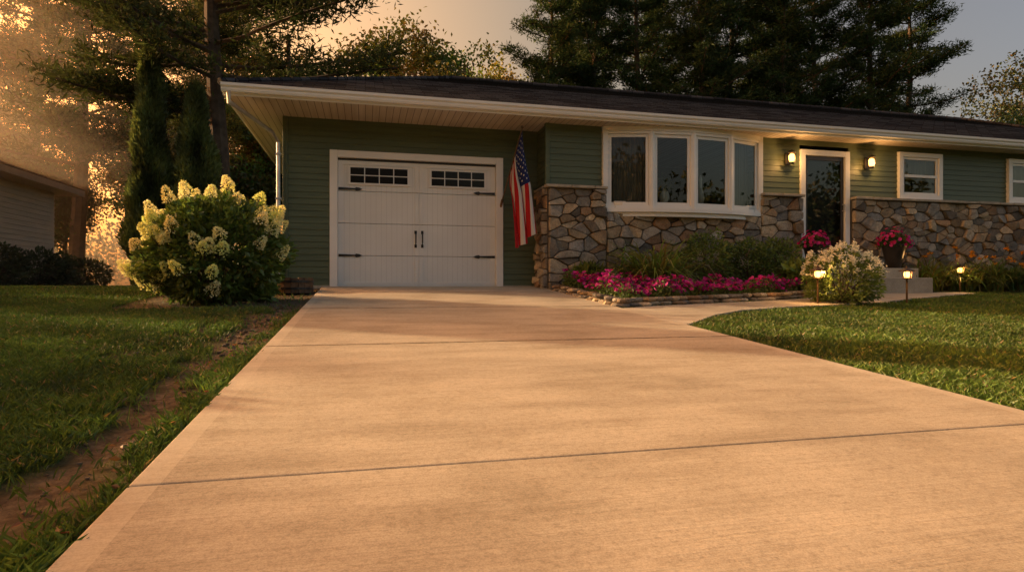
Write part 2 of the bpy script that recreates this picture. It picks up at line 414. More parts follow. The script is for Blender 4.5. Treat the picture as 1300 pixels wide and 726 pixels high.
def mass(n,x0,x1,y0,y1,h,base,ls=.45):
    k=n//220
    for _ in range(k):
        x=R.uniform(x0,x1); y=R.uniform(y0,y1); hh=h*R.uniform(.6,1.15)*(.75+.35*noise.noise(Vector((x*.12,y*.1,0)))); z=hh*R.random()**.7
        c=np.array([x,y,z])[None,:]+rng.normal(size=(220,3))*np.array([1.1,1.1,.9])
        c[:,2]=np.maximum(c[:,2],-.5)
        V,F=leaves(c,unit(220),rng.uniform(ls*.6,ls,220),rng.uniform(ls*.4,ls*.6,220)); cl.add(V,F,rcol(220,[v*R.uniform(.55,1.4) for v in base],.3,.1))
mass(66000,-60,70,46,58,8,(.055,.075,.025))
cl.out('distant_trees',[M_leaf])
cl=Cloud(); mass(60000,-45,60,-36,-28,12,(.04,.06,.02),.8); mass(14000,48,60,-20,20,10,(.04,.06,.02),.6)
cl.out('distant_trees',[M_leaf])
def arbor(H,r,n=22000,seed=0):
    cl=Cloud(); z=rng.uniform(0,1,n)**.9; az=rng.uniform(0,2*np.pi,n)
    prof=np.minimum(1,.55+z*2.2)*np.clip((1-z),0,1)**.55
    lump=np.array([noise.noise(Vector((math.cos(a)*1.4,math.sin(a)*1.4,zz*H*1.3+seed))) for a,zz in zip(az,z)])
    rad=r*prof*(.86+.4*lump)*rng.uniform(.72,1.05,n)
    C=np.stack([rad*np.cos(az),rad*np.sin(az),z*H],1)
    D=np.stack([np.cos(az)*.45,np.sin(az)*.45,np.full(n,1.0)],1)+rng.normal(size=(n,3))*.3
    V,F=leaves(C,D,rng.uniform(.09,.2,n),rng.uniform(.03,.06,n)); 
    col=np.array([.095,.13,.036])[None,:]*(1+lump[:,None]*1.2)*(1+rng.uniform(-.3,.3,(n,1))); cl.add(V,F,np.repeat(np.clip(col,.005,1),4,0))
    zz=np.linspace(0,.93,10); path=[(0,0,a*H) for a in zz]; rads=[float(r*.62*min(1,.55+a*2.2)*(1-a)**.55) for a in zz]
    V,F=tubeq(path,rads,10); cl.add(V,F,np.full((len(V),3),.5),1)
    return cl.out('arbor',[M_leaf,M_core],mesh_only=True)
A1=arbor(5.8,.66,26000,1)
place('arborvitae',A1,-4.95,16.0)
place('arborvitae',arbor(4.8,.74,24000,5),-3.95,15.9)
place('arborvitae',A1,-8.4,10.32,1.15,2,sz=1.05)  # unseen tree, added to shade the driveway near the garage

# grass
def lawn_region(x,y):
    m=((x<-.69)|(x>2.95))
    m&=~inpoly(x,y,WALK)&~inpoly(x,y,BED)&~inpoly(x,y,BED2)
    m&=~((x>2.9)&(y>9.4)&(y<17)); m&=~((x>-1.3)&(y>9.8)&(y<17)); 
    m&=~((x>6.8)&(x<10)&(y>8.55))
    ang=np.degrees(np.arctan2(x,y)); m&=(ang>-32)&(ang<57)
    return m
cl_V=[];cl_C=[]
def blades(x,y,h,w,base):
    n=len(x); z=gzn(x,y)-.004
    az=rng.uniform(0,2*np.pi,n); S=np.stack([np.cos(az),np.sin(az),np.zeros(n)],1)
    la=rng.uniform(0,2*np.pi,n); lm=rng.uniform(.2,1.1,n)*h
    Ln=np.stack([np.cos(la)*lm,np.sin(la)*lm,np.zeros(n)],1)
    B=np.stack([x,y,z],1); up=np.zeros((n,3)); up[:,2]=h
    V=np.empty((n,4,3)); W=w[:,None]
    V[:,0]=B-S*W*.5; V[:,1]=B+S*W*.5; V[:,2]=B+Ln*.35+up*.55+S*W*.45; V[:,3]=B+Ln+up*np.sqrt(np.clip(1-.3*(lm/h)**2,.3,1))[:,None]
    cl_V.append(V.reshape(-1,3)); cl_C.append(np.repeat(base,4,0))
for (d0,d1,den,w,hh) in [(.4,2.2,17000,.0045,.044),(2.2,4,11000,.0055,.044),(4,7,5500,.0085,.043),(7,12,2300,.013,.042),(12,26,800,.024,.044)]:
    xa,xb=-d1*.78,d1*1.65
    n=int((xb-xa)*(d1*1.25)*den)
    x=rng.uniform(xa,xb,n); y=rng.uniform(.2,d1*1.25,n)
    dist=.235*x+.972*y
    m=(dist>d0)&(dist<=d1)&lawn_region(x,y); x=x[m];y=y[m]
    gxx=np.floor(x*16).astype(int); gyy=np.floor(y*16).astype(int)
    key=gxx*10000+gyy; uk,inv=np.unique(key,return_inverse=True)
    cnv=[];sv=[]
    for kk in uk:
        b_=kk%10000; a_=(kk-b_)//10000; a_=(a_+.5)/16; b_=(b_+.5)/16
        cnv.append(noise.noise(Vector((a_*1.1,b_*1.1,2)))+.5*noise.noise(Vector((a_*5,b_*5,9))))
        sv.append(soilamt(a_,b_) if (-3.2<a_<-.6 and b_<10.3) else 0)
    cn_=np.array(cnv)[inv]; s=np.array(sv)[inv]
    keep=rng.uniform(size=len(x))>np.clip(s*1.9,0,.965)
    x,y,cn=x[keep],y[keep],cn_[keep]; k=len(x)
    h=hh*rng.uniform(.5,1.3,k)*(1+.45*cn); ww=w*rng.uniform(.7,1.3,k)
    base=np.array([.074,.138,.026])[None,:]*(1+rng.uniform(-.35,.35,(k,1)))*(1+.6*cn[:,None])
    dry=rng.uniform(size=k)<.05; base[dry]=np.array([.2,.17,.08])
    yl=rng.uniform(size=k)<.18; base[yl]*=np.array([1.4,1.15,.9])
    blades(x,y,h,ww,np.clip(base,.005,1))
V=np.concatenate(cl_V); n=len(V)//4; b=np.arange(n)[:,None]*4
F=np.concatenate([b+np.array([[0,1,2]]),b+np.array([[0,2,3]])],0)
npmesh('lawn_grass',V,F,[M_grass],col=np.concatenate(cl_C))
# ---------------------------------------------------------------- house
house=empty('ranch_house')
GW=Y0; HW=9.65; SOF=2.74
def siding(mb,x0,x1,z0,z1,openings,step=.1,out=.013,swap=None):
    z=z0
    while z<z1-1e-4:
        zt=min(z+step,z1)
        segs=[(x0,x1)]
        for (a,b,c,d) in openings:
            if c<zt-1e-4 and d>z+1e-4:
                ns=[]
                for s in segs:
                    if b<=s[0] or a>=s[1]: ns.append(s)
                    else:
                        if s[0]<a: ns.append((s[0],a))
                        if b<s[1]: ns.append((b,s[1]))
                segs=ns
        for s in segs:
            P=[(s[0],-out,z),(s[1],-out,z),(s[1],-.001,zt),(s[0],-.001,zt)]
            mb.poly(P,0,swap); mb.poly([(s[0],0.0,z),(s[1],0.0,z),(s[1],-out,z),(s[0],-out,z)],0,swap)
        z=zt
T=lambda x,y,z,r=0: Matrix.Translation((x,y,z))@Matrix.Rotation(r,4,'Z')
mb=MB()
DX0,DX1,DZ=-.445,2.2,2.13
siding(mb,-1.23,2.94,.05,SOF,[(DX0,DX1,0,DZ+.02)],swap=T(0,GW,0))
siding(mb,0,GW-HW,1.66,SOF,[],swap=T(2.94,GW,0,-math.pi/2))
ops=[(3.96,6.92,0,SOF),(7.80,8.87,0,2.56),(9.99,11.02,1.6,2.64),(12.69,13.75,1.6,2.64),(15.6,16.6,1.6,2.64)]
siding(mb,2.94,18.6,1.64,SOF,ops,swap=T(0,HW,0))
siding(mb,0,6.0,.05,SOF,[],swap=T(-1.23,16.2,0,-math.pi/2))
mb.out('siding',[M_side],house)
mb=MB()
mb.box(-1.22,-1.10,GW+.01,16.2,-.6,SOF); mb.box(-1.2,18.6,16.1,16.2,-.6,SOF); mb.box(18.5,18.6,HW+.02,16.1,-.6,SOF)
mb.box(-1.2,18.6,9.7,16.1,-.3,-.2)
mb.box(-1.23,DX0,GW+.005,GW+.1,-.1,SOF-.005); mb.box(DX1,2.95,GW+.005,GW+.1,-.1,SOF-.005); mb.box(DX0,DX1,GW+.005,GW+.1,DZ+.03,SOF-.005)
mb.box(3.0,3.95,HW+.03,HW+.1,-.1,SOF-.005); mb.box(6.93,7.80,HW+.03,HW+.1,-.1,SOF-.005); mb.box(8.87,9.99,HW+.03,HW+.1,-.1,SOF-.005)
mb.box(11.02,12.69,HW+.03,HW+.1,-.1,SOF-.005); mb.box(13.75,18.5,HW+.03,HW+.1,-.1,SOF-.005)
mb.box(9.99,11.02,HW+.03,HW+.1,-.1,1.66); mb.box(12.69,13.75,HW+.03,HW+.1,-.1,1.66);mb.box(3.95,6.93,HW+.03,HW+.1,-.1,1.3)
mb.box(3.02,3.1,HW+.1,16.0,-.1,SOF-.006); mb.box(3.1,18.5,12.6,12.7,-.1,SOF-.006)
mb.out('inner_walls',[M_dark],house)
mb=MB(); mb.box(-1.25,DX0-.12,GW-.02,GW+.1,-.3,.05); mb.box(DX1+.12,2.94,GW-.02,GW+.1,-.3,.05); mb.box(2.925,2.99,HW-.10,GW-.021,-.3,0.0); mb.out('foundation',[M_conc2],house)
mb=MB(); mb.box(-1.275,-1.20,GW-.03,GW+.05,.05,SOF); mb.box(2.90,2.975,HW-.028,HW+.05,1.69,SOF); mb.out('corner_boards',[M_side],house,bevel=.004)
EX0,EX1,EY0,EY1,EZ=-1.95,19.3,9.24,16.76,2.90; RY,RZ=13.0,4.5; run=RY-EY0
def roofmesh(name,EX0,EX1,EY0,EY1,EZ,RZ,parent,mat,over=.03):
    RY=(EY0+EY1)/2; run=RY-EY0; o=over
    a=(EX0-o,EY0-o,EZ-o*.4);b=(EX1+o,EY0-o,EZ-o*.4);c=(EX1+o,EY1+o,EZ-o*.4);d=(EX0-o,EY1+o,EZ-o*.4);e=(EX0+run,RY,RZ);f=(EX1-run,RY,RZ)
    mb=MB(); mb.poly([a,b,f,e]);mb.poly([b,c,f]);mb.poly([c,d,e,f]);mb.poly([d,a,e])
    lo=lambda p:(p[0],p[1],p[2]-.022)
    for p,q in ((a,b),(b,c),(c,d),(d,a)): mb.poly([lo(p),lo(q),q,p])
    mb.poly([lo(a),lo(d),lo(c),lo(b)])
    r=mb.out(name,[mat],parent)
    m2=MB(); sl=math.hypot(run,RZ-EZ); N=int(sl/.14)
    for i in range(N):
        t=i/N; t2=(i+1.0)/N
        y=a[1]+(RY-a[1])*t; z=a[2]+(RZ-a[2])*t; xa=a[0]+(e[0]-a[0])*t; xb=b[0]+(f[0]-b[0])*t
        y2=a[1]+(RY-a[1])*t2; z2=a[2]+(RZ-a[2])*t2; xa2=a[0]+(e[0]-a[0])*t2; xb2=b[0]+(f[0]-b[0])*t2
        m2.poly([(xa,y,z+.014),(xb,y,z+.014),(xb2,y2,z2+.003),(xa2,y2,z2+.003)]); m2.poly([(xa,y,z+.001),(xb,y,z+.001),(xb,y,z+.014),(xa,y,z+.014)])
    for p,q in ((a,e),(b,f),(e,f),(d,e)):
        p=Vector(p)+Vector((0,0,.012));q=Vector(q)+Vector((0,0,.012)); n=int((q-p).length/.25)
        for i in range(n): m2.tube([p.lerp(q,i/n),p.lerp(q,(i+1.05)/n)],[.055,.045],6)
    m2.out('shingle_courses',[mat],parent)
    return r
roofmesh('roof',EX0,EX1,EY0,EY1,EZ,RZ,house,M_roof)
mb=MB(); 
mb.poly([(EX0+.01,EY0+.01,SOF),(EX0+.01,EY1,SOF),(EX1,EY1,SOF),(EX1,EY0+.01,SOF)])
mb.out('soffit',[M_soff],house)
mb=MB(); mb.box(EX0,EX1,EY0,EY0+.02,SOF-.015,EZ-.02); mb.box(EX0,EX0+.02,EY0+.021,EY1,SOF-.015,EZ-.02); mb.box(EX1-.02,EX1,EY0+.021,EY1,SOF-.015,EZ-.02)
mb.out('fascia',[M_trim],house)
def gutter(p,q,outv,name):
    p=Vector(p);q=Vector(q);o=Vector(outv)
    prof=[(0.002,-.0),(.07,-.0),(.085,.03),(.085,.05),(.112,.075),(.115,.112),(.105,.112),(.1,.08),(.07,.045),(.068,.012),(.002,.012)]
    mb=MB(); A=[p+o*a+Vector((0,0,b)) for a,b in prof]; B=[q+o*a+Vector((0,0,b)) for a,b in prof]; n=len(prof)
    for i in range(n): mb.poly([A[i],B[i],B[(i+1)%n],A[(i+1)%n]])
    mb.poly(A); mb.poly(list(reversed(B))); mb.out(name,[M_trim],house)
gutter((EX0-.005,EY0,SOF+.02),(EX1,EY0,SOF+.02),(0,-1,0),'gutter')
mb=MB(); mb.tube([(-1.86,9.17,2.77),(-1.86,9.19,2.62),(-1.40,10.0,2.42),(-1.33,10.16,2.3),(-1.33,10.16,.12),(-1.36,9.95,-.02)],.032,8)
for z in (.6,1.4,2.1): mb.box(-1.375,-1.285,10.12,10.2,z,z+.03)
mb.out('downspout',[M_metal],house,smooth=False)
# stone veneer
PAL=[(.33,.255,.175),(.33,.29,.235),(.25,.20,.15),(.47,.385,.275),(.30,.28,.25),(.34,.225,.14),(.15,.13,.11),(.48,.41,.32),(.39,.29,.19),(.24,.22,.195),(.40,.33,.245),(.18,.17,.155),(.34,.32,.295),(.28,.27,.26)]
def scol(lo=.65,hi=1.3):
    k=R.uniform(lo,hi); c=R.choice(PAL); return [v*k for v in c]
def clip(poly,a,b,c):
    out=[]; n=len(poly)
    for i in range(n):
        p=poly[i];q=poly[(i+1)%n]; dp=a*p[0]+b*p[1]-c; dq=a*q[0]+b*q[1]-c
        if dp<=0: out.append(p)
        if (dp<0)!=(dq<0) and dp!=dq:
            t=dp/(dp-dq); out.append((p[0]+(q[0]-p[0])*t,p[1]+(q[1]-p[1])*t))
    return out
def stones(mb,u0,u1,v0,v1,M,asp=1.6,cell=.25):
    V0,V1=v0*asp,v1*asp; W,H=u1-u0,V1-V0
    N=max(2,int(W*H/(cell*cell)*1.15)); pts=[]; tries=0
    while len(pts)<N and tries<N*60:
        tries+=1; p=(R.uniform(u0,u1),R.uniform(V0,V1)); md=cell*(.38 if R.random()<.4 else .95)
        if all((p[0]-q[0])**2+(p[1]-q[1])**2>md*md for q in pts): pts.append(p)
    for p in pts:
        poly=[(u0,V0),(u1,V0),(u1,V1),(u0,V1)]
        for q in sorted(pts,key=lambda q:(p[0]-q[0])**2+(p[1]-q[1])**2)[1:24]:
            a,b=q[0]-p[0],q[1]-p[1]; c=a*(p[0]+q[0])/2+b*(p[1]+q[1])/2
            poly=clip(poly,a,b,c)
            if len(poly)<3: break
        if len(poly)<3: continue
        poly=[(x,y/asp) for x,y in poly]
        cx=sum(x for x,y in poly)/len(poly); cy=sum(y for x,y in poly)/len(poly)
        for it in range(2):
            k=.09 if it==0 else .25; np_=[]
            for i in range(len(poly)):
                A=poly[i];B=poly[(i+1)%len(poly)]
                np_+= [(A[0]+(B[0]-A[0])*k,A[1]+(B[1]-A[1])*k),(A[0]+(B[0]-A[0])*(1-k),A[1]+(B[1]-A[1])*(1-k))]
            poly=np_
        rad=max(.05,sum(math.hypot(x-cx,y-cy) for x,y in poly)/len(poly))
        g=1-.007/rad
        dep=R.uniform(.03,.10); col=scol()
        tx,ty=R.uniform(-.15,.15),R.uniform(-.15,.15)
        rings=[(g,0),(g*.99,dep*.65),(g*.955,dep*.9),(g*.86,dep*1.0),(g*.45,dep*1.02)]
        b0=len(mb.v); n=len(poly)
        for sc,dd in rings:
            for (x,y) in poly:
                X=cx+(x-cx)*sc;Y=cy+(y-cy)*sc
                jj=.014*noise.noise(Vector((X*11,Y*11,dd*5+cx*3))) if dd>0 else 0
                q=M@Vector((X,-(dd+jj+(tx*(X-cx)+ty*(Y-cy))*(dd/dep if dep else 0)),Y)); mb.v.append(tuple(q)); mb.c.append(col)
        for r in range(len(rings)-1):
            for i in range(n):
                a=b0+r*n+i; c=b0+r*n+(i+1)%n; mb.f.append((a,c,c+n,a+n)); mb.m.append(0)
        mb.f.append(tuple(b0+(len(rings)-1)*n+i for i in range(n))); mb.m.append(0)
mb=MB(); F0=-.28
MY=HW-.06
for (a,b,h) in [(2.93,3.95,1.655),(3.955,6.92,1.28),(6.925,7.79,1.655),(8.89,18.6,1.655)]:
    stones(mb,a,b,F0,h,T(0,MY,0))
stones(mb,0,GW-MY-.0,F0,1.655,T(2.93,GW,0,-math.pi/2))
mb.out('stone_veneer',[M_stone],house,smooth=False)
mb=MB()
for (a,b,h) in [(2.93,3.955,1.655),(3.956,6.92,1.28),(6.921,7.79,1.655),(8.89,18.6,1.655)]: mb.box(a,b,MY-.012,HW+.02,F0,h)
mb.box(2.918,2.9295,MY-.008,GW-.015,F0,1.65); mb.out('mortar',[M_mortar],house)
mb=MB()
for (a,b,h) in [(2.87,3.95,1.66),(6.93,7.79,1.66),(8.89,18.6,1.66)]:
    x=a
    while x<b:
        L=min(R.uniform(.35,.6),b-x); mb.box(x+.003,x+L-.003,MY-.115-R.uniform(0,.012),HW-.015,h+.002,h+.045+R.uniform(0,.008)); x+=L
mb.box(2.86,2.93,HW-.0,GW-.02,1.662,1.70)
mb.out('stone_ledge',[M_cap],house,bevel=.008)
# garage door
gd=MB(); y=GW+.055
for i in range(4):
    z0=.012+i*(DZ-.012)/4; z1=.012+(i+1)*(DZ-.012)/4-.006
    gd.box(DX0+.01,DX1-.01,y,y+.045,z0,z1,0)
gd.out('garage_door_panels',[M_gpanel],house,bevel=.004)
fr=MB(); yy=y-.012
W=DX1-DX0
sw=.085; mid=(DX0+DX1)/2
for i in range(4):
    z0=.012+i*(DZ-.012)/4; z1=.012+(i+1)*(DZ-.012)/4-.006
    for (a,b) in [(DX0+.012,DX0+.012+sw),(mid-sw*.8,mid-.003),(mid+.003,mid+sw*.8),(DX1-.012-sw,DX1-.012)]:
        fr.box(a,b,yy,y-.0005,z0+.002,z1-.002)
for i in (0,3):
    z0=.012+i*(DZ-.012)/4; z1=z0+(DZ-.012)/4-.006
    for (a,b) in [(DX0+.012+sw,mid-sw*.8),(mid+sw*.8,DX1-.012-sw)]:
        if i==0: fr.box(a,b,yy,y-.0005,z0+.002,z0+.09)
        else: fr.box(a,b,yy,y-.0005,z1-.10,z1-.002)
fr.out('garage_door_rails',[M_white],house,bevel=.003)
wn=MB()
zc0,zc1=DZ-.43,DZ-.115
for (a,b) in [(DX0+.17,DX0+1.17),(DX1-1.15,DX1-.17)]:
    wn.box(a,b,yy-.012,y-.001,zc0,zc1,0)
    nx_=4
    pw=(b-a-.06)/nx_
    for i in range(nx_):
        for j in range(2):
            ph=(zc1-zc0-.05)/2
            wn.box(a+.03+i*pw+.008,a+.03+(i+1)*pw-.008,yy-.0145,yy-.0125,zc0+.025+j*ph+.008,zc0+.025+(j+1)*ph-.008,1)
wn.out('garage_door_windows',[M_white,M_blackglass],house)
hw=MB()
for (xx,sg) in ((DX0+.02,1),(DX1-.02,-1)):
    for z in (DZ-.50,.54):
        pts=[(0,-.022),(.26,-.013),(.28,-.03),(.33,-.022),(.38,0),(.33,.022),(.28,.03),(.26,.013),(0,.022)]
        A=[(xx+sg*p,yy-.010,z+q) for p,q in pts]; B=[(xx+sg*p,yy-.002,z+q) for p,q in pts]
        if sg<0: A.reverse();B.reverse()
        hw.poly(A)
        for i in range(len(A)): hw.poly([A[i],B[i],B[(i+1)%len(A)],A[(i+1)%len(A)]])
for xx in (mid-.055,mid+.055):
    hw.tube([(xx,yy-.003,.72),(xx,yy-.05,.76),(xx,yy-.05,.90),(xx,yy-.003,.94)],.011,8)
    for z in (.70,.93): 
        hw.box(xx-.02,xx+.02,yy-.008,yy-.001,z-.02,z+.035)
hw.out('garage_door_hardware',[M_black],house)
tr=MB(); tw=.115
tr.box(DX0-tw,DX0+.008,GW-.03,GW+.09,-.02,DZ+tw); tr.box(DX1-.008,DX1+tw,GW-.03,GW+.09,-.02,DZ+tw); tr.box(DX0+.009,DX1-.009,GW-.03,GW+.09,DZ+.0,DZ+tw-.002)
tr.out('garage_door_trim',[M_trim],house,bevel=.006)
sd=MB(); sd.box(DX0+.009,DX1-.009,GW+.03,GW+.05,DZ-.035,DZ-.001); sd.box(DX0+.009,DX1-.009,GW+.04,GW+.10,-.005,.012); sd.out('weather_seal',[M_black],house)
# windows
def win(mb,p0,p1,z0,z1,fw=.06,sash=.045,dep=.09,rail=False,gl=2):
    p0=Vector((p0[0],p0[1],0));p1=Vector((p1[0],p1[1],0)); L=(p1-p0).length; ang=math.atan2(p1.y-p0.y,p1.x-p0.x)
    M=Matrix.Translation(p0)@Matrix.Rotation(ang,4,'Z')
    mb.box(0,fw,-dep/2,dep/2,z0,z1,0,M); mb.box(L-fw,L,-dep/2,dep/2,z0,z1,0,M)
    mb.box(fw,L-fw,-dep/2+.002,dep/2,z0,z0+fw,0,M); mb.box(fw,L-fw,-dep/2+.002,dep/2,z1-fw,z1,0,M)
    a,b,c,d=fw+.004,L-fw-.004,z0+fw+.004,z1-fw-.004
    q=dep/2-.03
    mb.box(a,a+sash,-q,q,c,d,0,M); mb.box(b-sash,b,-q,q,c,d,0,M); mb.box(a+sash,b-sash,-q+.001,q,c,c+sash,0,M); mb.box(a+sash,b-sash,-q+.001,q,d-sash,d,0,M)
    if rail: mb.box(a+sash,b-sash,-q-.008,q,(c+d)/2-.025,(c+d)/2+.025,0,M)
    mb.poly([(a+sash,0,c+sash),(b-sash,0,c+sash),(b-sash,0,d-sash),(a+sash,0,d-sash)],gl,M)
BP=[(3.96,HW-.02),(4.72,HW-.20),(5.46,HW-.26),(6.22,HW-.20),(6.92,HW-.02)]
BZ0,BZ1=1.36,2.66
mb=MB()
for i in range(4): win(mb,BP[i],BP[i+1],BZ0,BZ1,.045,.05)
for i in range(1,4): mb.tube([(BP[i][0],BP[i][1]-.01,BZ0),(BP[i][0],BP[i][1]-.01,BZ1)],.05,8)
mb.box(3.90,3.985,HW-.075,HW+.02,BZ0-.05,BZ1+.075); mb.box(6.895,6.98,HW-.075,HW+.02,BZ0-.05,BZ1+.075)
def slab(mb,pts,z0,z1,mat=0):
    n=len(pts)
    mb.poly([(p[0],p[1],z0) for p in reversed(pts)],mat); mb.poly([(p[0],p[1],z1) for p in pts],mat)
    for i in range(n):
        a=pts[i];b=pts[(i+1)%n]; mb.poly([(a[0],a[1],z0),(b[0],b[1],z0),(b[0],b[1],z1),(a[0],a[1],z1)],mat)
ob=[(x,y-.075) for x,y in BP]; 
slab(mb,ob+[(6.89,HW+.02),(3.99,HW+.02)],BZ0-.07,BZ0-.002); slab(mb,[(x,y-.06) for x,y in BP]+[(6.88,HW+.02),(4.0,HW+.02)],BZ1+.002,SOF-.003)
slab(mb,[(x,y-.02) for x,y in BP]+[(6.86,HW+.02),(4.02,HW+.02)],BZ0-.14,BZ0-.071)
for (a,b) in [(9.99,11.02),(12.69,13.75),(15.6,16.6)]:
    win(mb,(a,HW-.02),(b,HW-.02),1.72,2.62,.085,.045,.1,True)
    mb.box(a-.02,b+.02,HW-.11,HW-.0,1.675+.035,1.719)
mb.out('windows',[M_trim,M_dark,M_glass],house)
mb=MB()
def curtain(mb,p0,p1,z0,z1,off=.14,fr=26):
    p0=Vector((p0[0],p0[1],0));p1=Vector((p1[0],p1[1],0)); n=60; d=(p1-p0); nr=Vector((-d.y,d.x,0)).normalized()
    b=len(mb.v)
    for i in range(n+1):
        t=i/n; q=p0+d*t+nr*(off+.022*math.sin(t*fr*d.length*1.2)+.01*math.sin(t*fr*2.7))
        mb.v.append((q.x,q.y,z0)); mb.v.append((q.x,q.y,z1)); mb.c+= [(1,1,1)]*2
    for i in range(n): a=b+2*i; mb.f.append((a,a+2,a+3,a+1)); mb.m.append(0)
def lerp2(a,b,t): return (a[0]+(b[0]-a[0])*t,a[1]+(b[1]-a[1])*t)
curtain(mb,lerp2(BP[0],BP[1],.08),lerp2(BP[0],BP[1],.95),BZ0-.1,BZ1,.2)
curtain(mb,lerp2(BP[3],BP[4],.55),BP[4],BZ0-.1,BZ1,.25)
curtain(mb,(10.02,HW),(10.99,HW),2.2,2.6,.12); curtain(mb,(12.7,HW),(13.7,HW),1.8,2.6,.12)
mb.out('curtains',[M_curt],house,smooth=True)
mb=MB()
mb.lathe([(0.0,0),(.055,0),(.085,.06),(.09,.12),(.06,.2),(.035,.24),(.045,.27),(.03,.27),(0,.2)],5.02,HW-.08,BZ0+.12)
mb.lathe([(0.0,0),(.05,0),(.07,.1),(.05,.2),(.025,.3),(.03,.42),(.012,.5),(0,.5)],5.72,HW-.08,BZ0+.12)
mb.box(4.1,6.8,HW-.10,HW+.1,BZ0,BZ0+.115)
mb.out('sill_vases',[M_ceram],house,smooth=True)
cl=Cloud(); n=160; c=np.array([5.02,HW-.08,BZ0+.43])[None,:]+rng.normal(size=(n,3))*.05; V,F=leaves(c,unit(n)+np.array([0,0,.5]),.1,.04); cl.add(V,F,rcol(n,(.12,.16,.06))); cl.out('sill_plant',[M_leaf],house)
# front door
d0,d1=7.80,8.87; dz0,dz1=.50,2.56
mb=MB()
mb.box(d0,d0+.10,HW-.05,HW+.06,.36,dz1); mb.box(d1-.10,d1,HW-.05,HW+.06,.36,dz1); mb.box(d0+.10,d1-.10,HW-.048,HW+.06,dz1-.10,dz1)
mb.box(d0+.101,d1-.101,HW-.10,HW+.06,.365,.50)
a,b=d0+.105,d1-.105
mb.box(a,a+.06,HW-.005,HW+.035,dz0+.005,dz1-.105,1); mb.box(b-.06,b,HW-.005,HW+.035,dz0+.005,dz1-.105,1)
mb.box(a+.06,b-.06,HW-.004,HW+.035,dz0+.005,dz0+.22,1); mb.box(a+.06,b-.06,HW-.004,HW+.035,dz1-.18,dz1-.105,1)
mb.poly([(a+.06,HW+.01,dz0+.22),(b-.06,HW+.01,dz0+.22),(b-.06,HW+.01,dz1-.18),(a+.06,HW+.01,dz1-.18)],2)
mb.box(a+.001,b-.001,HW+.09,HW+.13,dz0+.01,dz1-.106,1)
mb.tube([(b-.03,HW-.01,1.45),(b-.03,HW-.06,1.46),(b-.03,HW-.06,1.56),(b-.03,HW-.01,1.57)],.01,6,4)
mb.out('front_door',[M_trim,M_door,M_glass,M_curt,M_metal],house,bevel=.003)
mb=MB(); mb.box(7.5,9.75,8.95,MY-.1,-.3,.36); mb.box(7.9,9.70,8.62,8.949,-.3,.185)
mb.out('front_steps',[M_conc2],house,bevel=.012)
def light(name,loc,e,parent,r=.03,col=(1,.50,.16)):
    L=bpy.data.lights.new(name,'POINT'); L.energy=e; L.color=col; L.shadow_soft_size=r
    o=bpy.data.objects.new(name,L); o.location=loc; return link(o,parent)
for lx in (7.53,9.27):
    e=empty('wall_lantern'); mb=MB(); y=HW-.14; z=2.28
    mb.box(lx-.05,lx+.05,HW-.03,HW-.014,z-.02,z+.2); mb.tube([(lx,HW-.03,z+.19),(lx,y,z+.22)],.01,6)
    mb.lathe([(.0,.235),(.03,.22),(.095,.18),(.095,.17),(.0,.17)],lx,y,z,4)
    mb.lathe([(.0,-.03),(.055,-.02),(.065,0),(.065,.008),(0,.008)],lx,y,z,4)
    for i in range(4):
        t=math.pi/2*i; mb.tube([(lx+.063*math.cos(t),y+.063*math.sin(t),z),(lx+.085*math.cos(t),y+.085*math.sin(t),z+.17)],.005,4)
    mb.out('lantern_frame',[M_black],e)
    mb=MB(); mb.lathe([(.0,.01),(.036,.012),(.054,.06),(.054,.12),(.03,.155),(.0,.16)],lx,y,z,10); mb.out('bulb',[M_lamp],e,smooth=True)
    light('lantern_light',(lx,y-.09,z+.05),14,e,.03)
M_bronze=simple('bronze',(.10,.06,.03),.4,.2,8,0,.5)
def pathlight(x,y,en=4):
    e=empty('path_light'); g=gz(x,y); mb=MB()
    mb.tube([(x,y,g-.05),(x,y,g+.36)],.013,8); mb.lathe([(0,.40),(.03,.50),(.03,.50)],x,y,g,4)
    mb.lathe([(0,.36),(.055,.365),(.06,.375),(0,.38)],x,y,g,12); mb.lathe([(0,.545),(.012,.54),(.02,.52),(.105,.478),(.105,.470),(0,.474)],x,y,g,16)
    for i in range(4):
        t=math.pi/2*i+.5; mb.tube([(x+.05*math.cos(t),y+.05*math.sin(t),g+.37),(x+.065*math.cos(t),y+.065*math.sin(t),g+.475)],.004,4)
    mb.out('fixture',[M_bronze],e)
    mb=MB(); mb.lathe([(0,.385),(.03,.385),(.04,.43),(.033,.462),(0,.467)],x,y,g,10); mb.out('bulb',[M_lamp],e,smooth=True)
    light('path_lamp',(x-.03,y-.07,g+.42),en,e,.02)
pathlight(7.42,7.0,10.0); pathlight(10.6,8.88,14); pathlight(5.93,6.98,16)

